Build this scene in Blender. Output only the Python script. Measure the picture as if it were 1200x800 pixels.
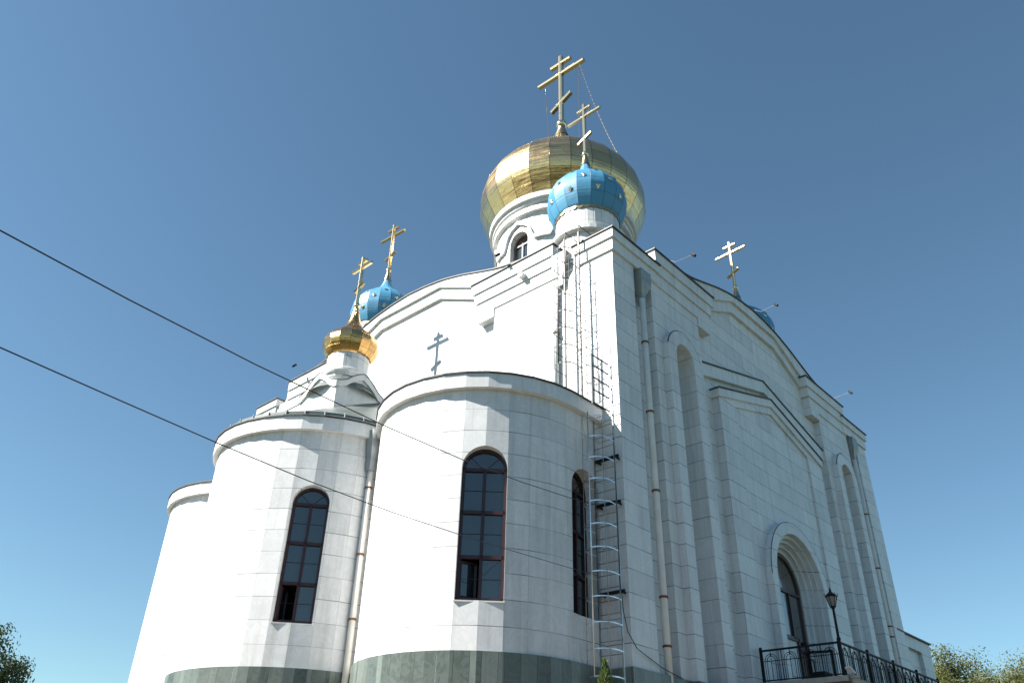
import bpy, bmesh, math, random
from mathutils import Vector, Matrix
R = math.radians
sc = bpy.context.scene
col = sc.collection
for o in list(bpy.data.objects): bpy.data.objects.remove(o)

# ------------------------------------------------------------------ camera
CAM = Vector((-16.50634538, -11.29338577, 0.0))
cr = Vector((0.67127273, -0.74079994, 0.02466493))
cu = Vector((-0.39902386, -0.33313034, 0.85428575))
cf = Vector((0.6246382, 0.58330062, 0.51921817))
cam = bpy.data.objects.new('camera', bpy.data.cameras.new('camera'))
col.objects.link(cam)
cam.matrix_world = Matrix(((cr.x, cu.x, -cf.x, CAM.x), (cr.y, cu.y, -cf.y, CAM.y), (cr.z, cu.z, -cf.z, CAM.z), (0, 0, 0, 1)))
cam.data.sensor_width = 36.0
cam.data.lens = 942.687 / 1200 * 36
cam.data.clip_end = 4000
sc.camera = cam

# ------------------------------------------------------------------ sky, sun, exposure
SUN_EL, SUN_AZ = R(42.5), R(33.6)
SD = Vector((-math.cos(SUN_AZ) * math.cos(SUN_EL), math.sin(SUN_AZ) * math.cos(SUN_EL), math.sin(SUN_EL)))
w = bpy.data.worlds.new('World'); sc.world = w; w.use_nodes = True
nt = w.node_tree
sky = nt.nodes.new('ShaderNodeTexSky'); sky.sky_type = 'NISHITA'; sky.sun_disc = False
sky.sun_elevation = SUN_EL
sky.sun_rotation = math.atan2(SD.x, SD.y)          # clockwise from +Y
sky.altitude = 300; sky.air_density = 1.0; sky.dust_density = 0.3; sky.ozone_density = 2.2
wb = nt.nodes.new('ShaderNodeMix'); wb.data_type = 'RGBA'; wb.blend_type = 'MULTIPLY'; wb.inputs[0].default_value = 1.0
nt.links.new(sky.outputs[0], wb.inputs[6]); wb.inputs[7].default_value = (.87, 1.04, .98, 1)
nt.links.new(wb.outputs[2], nt.nodes['Background'].inputs[0])
nt.nodes['Background'].inputs[1].default_value = 0.0555
sl = bpy.data.lights.new('sun', 'SUN'); sl.energy = 5.0; sl.angle = R(0.53); sl.color = (1.0, 0.95, 0.87)
so = bpy.data.objects.new('sun', sl); col.objects.link(so)
so.rotation_euler = SD.to_track_quat('Z', 'Y').to_euler(); so.location = (-30, 25, 40)
sc.view_settings.view_transform = 'Standard'; sc.view_settings.look = 'None'
sc.view_settings.exposure = 1.42; sc.view_settings.gamma = 1.0
sc.view_settings.use_curve_mapping = False

# ------------------------------------------------------------------ materials
def mat(name, base=(.5, .5, .5), rough=.6, metal=0.0, spec=None):
    m = bpy.data.materials.new(name); m.use_nodes = True
    b = m.node_tree.nodes['Principled BSDF']
    b.inputs['Base Color'].default_value = (*base, 1); b.inputs['Roughness'].default_value = rough
    b.inputs['Metallic'].default_value = metal
    if spec is not None: b.inputs['Specular IOR Level'].default_value = spec
    return m
def nd(m, t, **kw):
    n = m.node_tree.nodes.new(t)
    for k, v in kw.items(): setattr(n, k, v)
    return n
def lk(m, a, b): m.node_tree.links.new(a, b)
def math_n(m, op, a, b=None):
    n = nd(m, 'ShaderNodeMath', operation=op)
    for i, v in enumerate((a, b)):
        if v is None: continue
        if hasattr(v, 'links'): lk(m, v, n.inputs[i])
        else: n.inputs[i].default_value = v
    return n.outputs[0]
def ramp(m, src, stops):
    n = nd(m, 'ShaderNodeValToRGB'); cr_ = n.color_ramp
    while len(cr_.elements) < len(stops): cr_.elements.new(.5)
    for e, (p, c) in zip(cr_.elements, stops):
        e.position = p; e.color = (*c, 1) if len(c) == 3 else c
    lk(m, src, n.inputs[0]); return n.outputs[0]
def mixc(m, blend, fac, a, b):
    n = nd(m, 'ShaderNodeMix', data_type='RGBA', blend_type=blend)
    if hasattr(fac, 'links'): lk(m, fac, n.inputs[0])
    else: n.inputs[0].default_value = fac
    for i, v in ((6, a), (7, b)):
        if hasattr(v, 'links'): lk(m, v, n.inputs[i])
        else: n.inputs[i].default_value = (*v, 1)
    return n.outputs[2]
def noise(m, scale, detail=4, vec=None, rough=.55, dist=0):
    n = nd(m, 'ShaderNodeTexNoise'); n.inputs['Scale'].default_value = scale; n.inputs['Detail'].default_value = detail
    n.inputs['Roughness'].default_value = rough; n.inputs['Distortion'].default_value = dist
    if vec is not None: lk(m, vec, n.inputs['Vector'])
    return n.outputs[0]

def slab_material(name, su, sv, ov, light, dark, joint, jw, vein_amt, rough, vjoint=.35, jfade=True, cell_amt=.5):
    """stone slabs su x sv metres on UVs given in metres"""
    m = mat(name, rough=rough)
    uv = nd(m, 'ShaderNodeTexCoord').outputs['UV']
    sep = nd(m, 'ShaderNodeSeparateXYZ'); lk(m, uv, sep.inputs[0])
    pos = nd(m, 'ShaderNodeNewGeometry').outputs['Position']
    v = math_n(m, 'DIVIDE', math_n(m, 'SUBTRACT', sep.outputs[1], ov), sv)
    row = math_n(m, 'FLOOR', v)
    # running bond: shift alternate rows
    u0 = math_n(m, 'DIVIDE', sep.outputs[0], su)
    u = math_n(m, 'ADD', u0, math_n(m, 'MULTIPLY', math_n(m, 'MODULO', row, 2.0), 0.0 if vjoint >= 1 else .5))
    cu_ = math_n(m, 'FLOOR', u)
    fv = math_n(m, 'SUBTRACT', v, row); fu = math_n(m, 'SUBTRACT', u, cu_)
    dv = math_n(m, 'MULTIPLY', math_n(m, 'MINIMUM', fv, math_n(m, 'SUBTRACT', 1.0, fv)), sv)
    du = math_n(m, 'MULTIPLY', math_n(m, 'MINIMUM', fu, math_n(m, 'SUBTRACT', 1.0, fu)), su)
    jv = math_n(m, 'LESS_THAN', dv, jw); ju = math_n(m, 'LESS_THAN', du, jw * .6)
    cell = nd(m, 'ShaderNodeCombineXYZ'); lk(m, cu_, cell.inputs[0]); lk(m, row, cell.inputs[1])
    wn = nd(m, 'ShaderNodeTexWhiteNoise'); lk(m, cell.outputs[0], wn.inputs['Vector'])
    # veins, rotated per slab
    off = nd(m, 'ShaderNodeVectorMath', operation='MULTIPLY_ADD'); lk(m, wn.outputs['Color'], off.inputs[0])
    off.inputs[1].default_value = (30, 30, 30); lk(m, pos, off.inputs[2])
    vein = ramp(m, noise(m, 2.2, 7, off.outputs[0], .62, 1.6), [(.40, (0, 0, 0)), (.50, (1, 1, 1)), (.60, (0, 0, 0))])
    cloud = noise(m, 1.3, 5, off.outputs[0], .6)
    tone = math_n(m, 'ADD', math_n(m, 'MULTIPLY', wn.outputs['Value'], cell_amt), math_n(m, 'MULTIPLY', cloud, 1 - cell_amt))
    base = ramp(m, tone, [(.1, dark), (.75, light)])
    if name.startswith('green'): base = mixc(m, 'MIX', math_n(m, 'MULTIPLY', vein, vein_amt), base, (.34, .38, .35))
    else: base = mixc(m, 'MULTIPLY', math_n(m, 'MULTIPLY', vein, vein_amt), base, tuple(x * .55 for x in dark))
    # weathering: faint vertical streaks
    st = nd(m, 'ShaderNodeMapping'); st.inputs['Scale'].default_value = (3.0, 3.0, .18); lk(m, pos, st.inputs[0])
    streak = ramp(m, noise(m, 1.4, 5, st.outputs[0], .6), [(.48, (1, 1, 1)), (.72, (.74, .73, .70))])
    base = mixc(m, 'MULTIPLY', .7, base, streak)
    jn = noise(m, .9, 3, pos)
    js = ramp(m, jn, [(.38, (.34, .34, .34)), (.60, (1, 1, 1))]) if jfade else 1.0
    jf = math_n(m, 'MULTIPLY', math_n(m, 'MAXIMUM', jv, math_n(m, 'MULTIPLY', ju, vjoint)), js) if jfade else math_n(m, 'MAXIMUM', jv, math_n(m, 'MULTIPLY', ju, vjoint))
    base = mixc(m, 'MIX', jf, base, joint)
    b = m.node_tree.nodes['Principled BSDF']
    lk(m, base, b.inputs['Base Color'])
    bump = nd(m, 'ShaderNodeBump'); bump.inputs['Strength'].default_value = .35; bump.inputs['Distance'].default_value = .01
    h = math_n(m, 'ADD', math_n(m, 'SUBTRACT', math_n(m, 'MULTIPLY', noise(m, 14, 3, pos), .3), jf), math_n(m, 'MULTIPLY', wn.outputs['Value'], .25))
    lk(m, h, bump.inputs['Height']); lk(m, bump.outputs[0], b.inputs['Normal'])
    return m
MARBLE = slab_material('white_marble_cladding', 1.15, .5888, .309, (.755, .76, .76), (.62, .63, .635), (.10, .10, .105), .0095, .10, .42, .45)
MARBLE_APSE = slab_material('white_marble_facets', .565, .5888, .309, (.75, .755, .755), (.60, .61, .615), (.16, .16, .16), .009, .13, .42, 1.0)
GREEN = slab_material('green_marble_plinth', .36, 3.0, -1.0, (.155, .185, .165), (.058, .076, .067), (.02, .025, .022), .006, .13, .3, 1.0, False, .85)
TRIM = slab_material('white_marble_trim', 1.0, 50, -20, (.75, .755, .755), (.64, .65, .65), (.3, .3, .3), .006, .10, .42, .4)
STONE = slab_material('grey_stone_paving', .6, .6, 0, (.22, .185, .15), (.15, .125, .105), (.06, .055, .05), .008, .1, .6, 1.0)

def varied(name, c1, c2, scale=4, rough=.5, metal=0, bump=0):
    m = mat(name, c1, rough, metal)
    pos = nd(m, 'ShaderNodeNewGeometry').outputs['Position']
    n = noise(m, scale, 5, pos)
    lk(m, ramp(m, n, [(.35, c1), (.68, c2)]), m.node_tree.nodes['Principled BSDF'].inputs['Base Color'])
    if bump:
        bp = nd(m, 'ShaderNodeBump'); bp.inputs['Strength'].default_value = bump; lk(m, noise(m, scale * 4, 4, pos), bp.inputs['Height'])
        lk(m, bp.outputs[0], m.node_tree.nodes['Principled BSDF'].inputs['Normal'])
    return m
DRIP = varied('dark_metal_drip_edge', (.035, .036, .037), (.08, .08, .08), 3, .55)
ROOF = varied('grey_metal_roof', (.10, .125, .12), (.15, .175, .17), 1.2, .45, .3)
ROOFD = varied('dark_brown_metal_roof', (.055, .04, .03), (.09, .07, .055), 1.2, .5, .2)
HOPPER = varied('grey_galvanised_metal', (.26, .285, .295), (.35, .375, .38), 5, .5, .3)
PIPE = varied('cream_painted_pipe', (.72, .68, .61), (.80, .77, .71), 3, .45)
RUST = varied('rusty_pipe_clip', (.22, .085, .035), (.10, .05, .03), 12, .8)
LADDER = varied('galvanised_ladder_steel', (.30, .30, .29), (.42, .42, .41), 6, .38, .92)
DARKST = varied('dark_grey_steel', (.075, .072, .068), (.12, .115, .11), 6, .5)
LADDER_SUN = varied('sunlit_galvanised_steel', (.80, .81, .82), (.66, .68, .69), 6, .30, .85)  # sunlight on the lower hoops and front strap put into a paler steel
BLACKP = varied('black_painted_iron', (.006, .006, .007), (.014, .014, .015), 8, .6)
BLACKP.node_tree.nodes['Principled BSDF'].inputs['Specular IOR Level'].default_value = .25
DOORF = varied('dark_brown_frame', (.028, .013, .014), (.045, .02, .02), 5, .4)
WINF = varied('maroon_window_frame', (.036, .012, .014), (.024, .009, .011), 6, .4)
ROOM_SHADE = mat('unlit_room_shade', (.012, .012, .012), .9)  # near black, stands for the lack of light inside the windows
SILL = varied('white_metal_sill', (.55, .55, .54), (.65, .65, .64), 4, .4)
WIRE = mat('black_cable_sheath', (.012, .012, .013), .55)
CONC = varied('beige_concrete', (.36, .33, .28), (.46, .43, .37), 6, .8, 0, .2)
WHITEP = mat('white_enamel', (.75, .76, .77), .3)

def glass_mat(name, base, rough):
    m = mat(name, base, rough, 0, .8)
    pos = nd(m, 'ShaderNodeNewGeometry').outputs['Position']
    bp = nd(m, 'ShaderNodeBump'); bp.inputs['Strength'].default_value = .03; bp.inputs['Distance'].default_value = .05
    lk(m, noise(m, 1.5, 2, pos), bp.inputs['Height'])
    b = m.node_tree.nodes['Principled BSDF']; lk(m, bp.outputs[0], b.inputs['Normal'])
    b.inputs['Coat Weight'].default_value = 1.0; b.inputs['Coat Roughness'].default_value = .02
    return m
GLASS = glass_mat('window_glass', (.018, .026, .032), .05)
GLASSD = glass_mat('door_glass', (.05, .045, .045), .12)
LAMPGLASS = mat('frosted_lamp_glass', (.22, .21, .19), .3)

def panel_metal(name, base, base2, rough, metal, seam, gold):
    """sheet panels on UVs: u = facet index, v = sheet row"""
    m = mat(name, base, rough, metal)
    uv = nd(m, 'ShaderNodeTexCoord').outputs['UV']
    sep = nd(m, 'ShaderNodeSeparateXYZ'); lk(m, uv, sep.inputs[0])
    pos = nd(m, 'ShaderNodeNewGeometry').outputs['Position']
    cu_ = math_n(m, 'FLOOR', sep.outputs[0]); cv = math_n(m, 'FLOOR', sep.outputs[1])
    fu = math_n(m, 'SUBTRACT', sep.outputs[0], cu_); fv = math_n(m, 'SUBTRACT', sep.outputs[1], cv)
    du = math_n(m, 'MINIMUM', fu, math_n(m, 'SUBTRACT', 1.0, fu)); dv = math_n(m, 'MINIMUM', fv, math_n(m, 'SUBTRACT', 1.0, fv))
    s = math_n(m, 'MAXIMUM', math_n(m, 'LESS_THAN', du, .025), math_n(m, 'LESS_THAN', dv, .022))
    cell = nd(m, 'ShaderNodeCombineXYZ'); lk(m, cu_, cell.inputs[0]); lk(m, cv, cell.inputs[1])
    wn = nd(m, 'ShaderNodeTexWhiteNoise'); lk(m, cell.outputs[0], wn.inputs['Vector'])
    c = ramp(m, wn.outputs['Value'], [(.0, base2), (1.0, base)])
    c = mixc(m, 'MIX', math_n(m, 'MULTIPLY', s, .75), c, seam)
    b = m.node_tree.nodes['Principled BSDF']; lk(m, c, b.inputs['Base Color'])
    if gold:
        st = nd(m, 'ShaderNodeMapping'); st.inputs['Scale'].default_value = (.6, .6, 9.0); lk(m, pos, st.inputs[0])
        sn = noise(m, 1.0, 4, st.outputs[0], .6)
        rr = ramp(m, sn, [(.3, (rough * .7,) * 3), (.7, (rough * 1.5,) * 3)]); lk(m, rr, b.inputs['Roughness'])
        h = math_n(m, 'ADD', math_n(m, 'MULTIPLY', sn, .5), math_n(m, 'MULTIPLY', noise(m, 1.6, 2, pos), 1.1))
    else:
        h = math_n(m, 'MULTIPLY', noise(m, 2.5, 2, pos), .4)
    # every sheet sits at its own slight angle
    gore = nd(m, 'ShaderNodeTexWhiteNoise', noise_dimensions='1D'); lk(m, cu_, gore.inputs['W'])
    tilt = nd(m, 'ShaderNodeSeparateXYZ'); lk(m, gore.outputs['Color'], tilt.inputs[0])
    tilt2 = nd(m, 'ShaderNodeSeparateXYZ'); lk(m, wn.outputs['Color'], tilt2.inputs[0])
    tx = math_n(m, 'MULTIPLY', math_n(m, 'SUBTRACT', tilt.outputs[0], .5), fu); ty = math_n(m, 'MULTIPLY', math_n(m, 'MULTIPLY', math_n(m, 'SUBTRACT', tilt2.outputs[1], .5), .35), fv)
    h = math_n(m, 'ADD', h, math_n(m, 'MULTIPLY', math_n(m, 'ADD', tx, ty), 1.7 if gold else .5))
    bp = nd(m, 'ShaderNodeBump'); bp.inputs['Strength'].default_value = .5; bp.inputs['Distance'].default_value = .06
    lk(m, h, bp.inputs['Height']); lk(m, bp.outputs[0], b.inputs['Normal'])
    return m
GOLD = panel_metal('gilded_dome_sheet', (.70, .49, .24), (.64, .44, .21), .25, 1.0, (.22, .14, .06), True)
GOLDS = panel_metal('small_gilded_dome_sheet', (.74, .45, .18), (.56, .32, .115), .19, 1.0, (.22, .12, .04), True)
BLUE = panel_metal('blue_dome_sheet', (.075, .285, .46), (.06, .24, .41), .45, 0, (.012, .05, .09), False)
GOLDX = varied('gilded_cross_metal', (.82, .66, .40), (.76, .59, .34), 5, .18, 1.0)
GOLDN = varied('bronze_neck_metal', (.42, .33, .20), (.50, .39, .22), 5, .32, 1.0)

# ------------------------------------------------------------------ mesh helpers
class MB:
    def __init__(s): s.bm = bmesh.new(); s.uv = s.bm.loops.layers.uv.new('UVMap'); s.keep = set()
    def poly(s, vs):
        return s.bm.faces.new([s.bm.verts.new(v) for v in vs])
    def solid(s, verts, faces):
        vv = [s.bm.verts.new(v) for v in verts]
        for f in faces:
            try: s.bm.faces.new([vv[i] for i in f])
            except ValueError: pass
        return s
    def box(s, a, b):
        (x0, y0, z0), (x1, y1, z1) = a, b
        s.solid([(x0, y0, z0), (x1, y0, z0), (x1, y1, z0), (x0, y1, z0), (x0, y0, z1), (x1, y0, z1), (x1, y1, z1), (x0, y1, z1)],
                [(0, 3, 2, 1), (4, 5, 6, 7), (0, 1, 5, 4), (1, 2, 6, 5), (2, 3, 7, 6), (3, 0, 4, 7)]); return s
    def prism(s, poly, tf, v0, v1):
        """poly of (u,z), extruded between v0 and v1; tf(u,v,z) -> world"""
        n = len(poly)
        s.solid([tf(u, v0, z) for u, z in poly] + [tf(u, v1, z) for u, z in poly],
                [tuple(range(n - 1, -1, -1)), tuple(range(n, 2 * n))] + [(i, (i + 1) % n, n + (i + 1) % n, n + i) for i in range(n)]); return s
    def plan(s, poly, z0, z1):
        n = len(poly)
        s.solid([(x, y, z0) for x, y in poly] + [(x, y, z1) for x, y in poly],
                [tuple(range(n - 1, -1, -1)), tuple(range(n, 2 * n))] + [(i, (i + 1) % n, n + (i + 1) % n, n + i) for i in range(n)]); return s
    def ring(s, outer, inner, z0, z1):
        """vertical-sided band between two plan polygons of equal count (open ended if not closed)"""
        n = len(outer); V = []
        for o, i in zip(outer, inner): V += [(*i, z0), (*o, z0), (*o, z1), (*i, z1)]
        F = []
        for k in range(n - 1):
            a, b = 4 * k, 4 * (k + 1)
            for j in range(4): F.append((a + j, b + j, b + (j + 1) % 4, a + (j + 1) % 4))
        F += [(0, 1, 2, 3), (4 * n - 1, 4 * n - 2, 4 * n - 3, 4 * n - 4)]
        s.solid(V, F); return s
    def tube(s, pts, r, n=8, cap=True):
        pts = [Vector(p) for p in pts]; V = []; F = []
        up = None
        for i, p in enumerate(pts):
            d = (pts[min(i + 1, len(pts) - 1)] - pts[max(i - 1, 0)]).normalized()
            if up is None:
                up = d.orthogonal().normalized()
            else:
                up = (up - d * up.dot(d)).normalized()
            sd = d.cross(up); rr = r[i] if isinstance(r, (list, tuple)) else r
            for k in range(n):
                a = 2 * math.pi * k / n; V.append(p + (up * math.cos(a) + sd * math.sin(a)) * rr)
        for i in range(len(pts) - 1):
            for k in range(n): F.append((i * n + k, i * n + (k + 1) % n, (i + 1) * n + (k + 1) % n, (i + 1) * n + k))
        if cap: F += [tuple(range(n - 1, -1, -1)), tuple(range((len(pts) - 1) * n, len(pts) * n))]
        s.solid(V, F); return s
    def bar(s, p0, p1, wd, ht, up=(0, 0, 1)):
        p0, p1 = Vector(p0), Vector(p1); d = (p1 - p0).normalized(); up = Vector(up)
        sd = d.cross(up).normalized() * wd / 2; u2 = sd.cross(d).normalized() * ht / 2
        s.solid([p0 - sd - u2, p0 + sd - u2, p0 + sd + u2, p0 - sd + u2, p1 - sd - u2, p1 + sd - u2, p1 + sd + u2, p1 - sd + u2],
                [(3, 2, 1, 0), (4, 5, 6, 7), (0, 1, 5, 4), (1, 2, 6, 5), (2, 3, 7, 6), (3, 0, 4, 7)]); return s
    def lathe(s, c, prof, n, a0=0.0, uvpanel=None, cap=False, rows=None):
        V = []; F = []
        for r, z in prof:
            for k in range(n):
                a = a0 + 2 * math.pi * k / n; V.append((c[0] + r * math.cos(a), c[1] + r * math.sin(a), z))
        vv = [s.bm.verts.new(v) for v in V]
        for i in range(len(prof) - 1):
            for k in range(n):
                f = s.bm.faces.new([vv[i * n + k], vv[i * n + (k + 1) % n], vv[(i + 1) * n + (k + 1) % n], vv[(i + 1) * n + k]])
                if uvpanel:
                    va, vb = rows[i], rows[i + 1]
                    for l, q in zip(f.loops, ((k, va), (k + 1, va), (k + 1, vb), (k, vb))): l[s.uv].uv = q
                    s.keep.add(f)
        if cap:
            s.bm.faces.new([vv[k] for k in range(n - 1, -1, -1)]); s.bm.faces.new([vv[(len(prof) - 1) * n + k] for k in range(n)])
        return s
    def boxuv(s):
        for f in s.bm.faces:
            if f in s.keep: continue
            n = f.normal
            if abs(n.z) > .8:
                for l in f.loops: l[s.uv].uv = (l.vert.co.x, l.vert.co.y)
            else:
                h = Vector((n.x, n.y, 0)).normalized(); t = Vector((-h.y, h.x, 0))
                for l in f.loops: l[s.uv].uv = (l.vert.co.dot(t), l.vert.co.z)
        return s
    def build(s, name, m, parent=None, smooth=False, bevel=0, recalc=True, uvf=None):
        if recalc: bmesh.ops.recalc_face_normals(s.bm, faces=s.bm.faces[:])
        s.bm.normal_update()
        if uvf:
            for f in s.bm.faces:
                for l in f.loops: l[s.uv].uv = uvf(l.vert.co, f)
        else: s.boxuv()
        me = bpy.data.meshes.new(name); s.bm.to_mesh(me); s.bm.free()
        if smooth:
            for p in me.polygons: p.use_smooth = True
        return link(name, me, m, parent, bevel)
def link(name, me, m, parent=None, bevel=0):
    o = bpy.data.objects.new(name, me); col.objects.link(o)
    for q in (m if isinstance(m, (list, tuple)) else [m]): me.materials.append(q)
    if parent is not None:
        o.parent = parent
        w0 = WORLD.get(parent.name, Vector((0, 0, 0))); o.location = -w0; WORLD[o.name] = Vector((0, 0, 0))
        if parent.parent is not None: o.location = (0, 0, 0)
    if bevel:
        b = o.modifiers.new('bevel', 'BEVEL'); b.width = bevel; b.segments = 2; b.limit_method = 'ANGLE'; b.angle_limit = R(50)
    return o
WORLD = {}
def thing(name, label, cat, loc, group=None):
    o = bpy.data.objects.new(name, None); col.objects.link(o); o.location = loc; o.empty_display_size = .3
    WORLD[o.name] = Vector(loc)
    o['label'] = label; o['category'] = cat
    if group: o['group'] = group
    return o
def tag(o, label, cat, group=None):
    o['label'] = label; o['category'] = cat
    if group: o['group'] = group
    return o
def boolean(o, cutters, op='DIFFERENCE'):
    for c in cutters:
        md = o.modifiers.new('cut', 'BOOLEAN'); md.operation = op; md.object = c; md.solver = 'EXACT'
    bpy.context.view_layer.update()
    me = bpy.data.meshes.new_from_object(o.evaluated_get(bpy.context.evaluated_depsgraph_get()))
    o.modifiers.clear(); old = o.data; nm = old.name; mats = [m for m in old.materials]
    o.data = me; bpy.data.meshes.remove(old); me.name = nm
    if not me.materials:
        for m in mats: me.materials.append(m)
    for p in me.polygons: p.material_index = 0
    for c in cutters: d = c.data; bpy.data.objects.remove(c); bpy.data.meshes.remove(d)
    reuv(me)
def reuv(me):
    if not me.uv_layers: me.uv_layers.new(name='UVMap')
    L = me.uv_layers[0].data
    for p in me.polygons:
        n = p.normal
        if abs(n.z) > .8: t, q = Vector((1, 0, 0)), Vector((0, 1, 0))
        else:
            h = Vector((n.x, n.y, 0)).normalized(); t = Vector((-h.y, h.x, 0)); q = Vector((0, 0, 1))
        for li in p.loop_indices:
            co = me.vertices[me.loops[li].vertex_index].co; L[li].uv = (co.dot(t), co.dot(q))
def arch_poly(cx, zc, r, z0, n=20):
    return [(cx + r, z0), ] + [(cx + r * math.cos(math.pi * k / n), zc + r * math.sin(math.pi * k / n)) for k in range(n + 1)] + [(cx - r, z0)]

GZ = 1.2            # ground level at the church
W_ = 19.64          # church block is square
H = W_ / 2
PL = 3.31           # top of the green plinth

# ------------------------------------------------------------------ ground (one sheet)
def ground_z(x, y):
    dx = max(-6.2 - x, 0, x - 30); dy = max(-3.2 - y, 0, y - W_ - 3)
    d = math.hypot(dx, dy)
    t = min(1, max(0, (d - 1.5) / 7)); t = t * t * (3 - 2 * t)
    return GZ + (-1.65 - GZ) * t
def axis_pts(c, lo, hi):
    out = [c]
    s = .8; x = c
    while x < hi: x += s; s *= 1.10 if abs(x - c) > 22 else 1; out.append(x)
    s = .8; x = c
    while x > lo: x -= s; s *= 1.10 if abs(x - c) > 22 else 1; out.insert(0, x)
    return out
xs, ys = axis_pts(0, -900, 900), axis_pts(0, -900, 900)
g = MB(); vv = [[g.bm.verts.new((x, y, ground_z(x, y))) for y in ys] for x in xs]
for i in range(len(xs) - 1):
    for j in range(len(ys) - 1): g.bm.faces.new([vv[i][j], vv[i + 1][j], vv[i + 1][j + 1], vv[i][j + 1]])
def ground_material():
    m = mat('grass_and_dry_soil', rough=.95)
    pos = nd(m, 'ShaderNodeNewGeometry').outputs['Position']
    c = ramp(m, noise(m, .35, 6, pos), [(.35, (.025, .036, .014)), (.55, (.05, .056, .025)), (.72, (.085, .075, .05))])
    c = mixc(m, 'MULTIPLY', .6, c, ramp(m, noise(m, 9, 4, pos), [(.3, (.6, .6, .6)), (.7, (1, 1, 1))]))
    lk(m, c, m.node_tree.nodes['Principled BSDF'].inputs['Base Color']); return m
go = g.build('ground', ground_material(), recalc=False); go['kind'] = 'structure'
pv = MB(); P_ = 26
def pave(x0, y0, x1, y1):
    nx, ny = int((x1 - x0) / .8) + 1, int((y1 - y0) / .8) + 1
    V = [[pv.bm.verts.new((x0 + (x1 - x0) * i / nx, y0 + (y1 - y0) * j / ny, ground_z(x0 + (x1 - x0) * i / nx, y0 + (y1 - y0) * j / ny) + .02)) for j in range(ny + 1)] for i in range(nx + 1)]
    for i in range(nx):
        for j in range(ny): pv.bm.faces.new([V[i][j], V[i + 1][j], V[i + 1][j + 1], V[i][j + 1]])
pave(-13, -9, 30, -.15); pave(-13, -.15, -.1, 24)
po = pv.build('pavement', STONE, recalc=False); po['kind'] = 'structure'

# ------------------------------------------------------------------ the church
ch = thing('church', 'white marble church with gold and blue onion domes and rounded apses', 'church', (H, H, GZ))
SIDES = {'s': lambda u, v, z: (u, -v, z), 'e': lambda u, v, z: (-v, u, z),
         'n': lambda u, v, z: (u, W_ + v, z), 'w': lambda u, v, z: (W_ + v, u, z)}
mir = lambda u: W_ - u

def ctop(u):
    d = abs(u - H)
    T = [(0, 18.12), (1, 18.06), (2, 17.92), (3, 17.67), (4, 17.35), (4.8, 17.1), (5.7, 16.93), (6.6, 16.84)]
    for (a, za), (c, zc) in zip(T, T[1:]):
        if a <= d <= c: return za + (zc - za) * (d - a) / (c - a)
    return T[-1][1]
def gbot(u, base):
    return base - .45 * max(0, abs(u - H) - 1.75)
us = [H + k * .31 for k in range(-20, 21)]
us_b = sorted(set([round(x, 4) for x in us] + [round(H - 1.75, 4), round(H + 1.75, 4)]))

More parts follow.
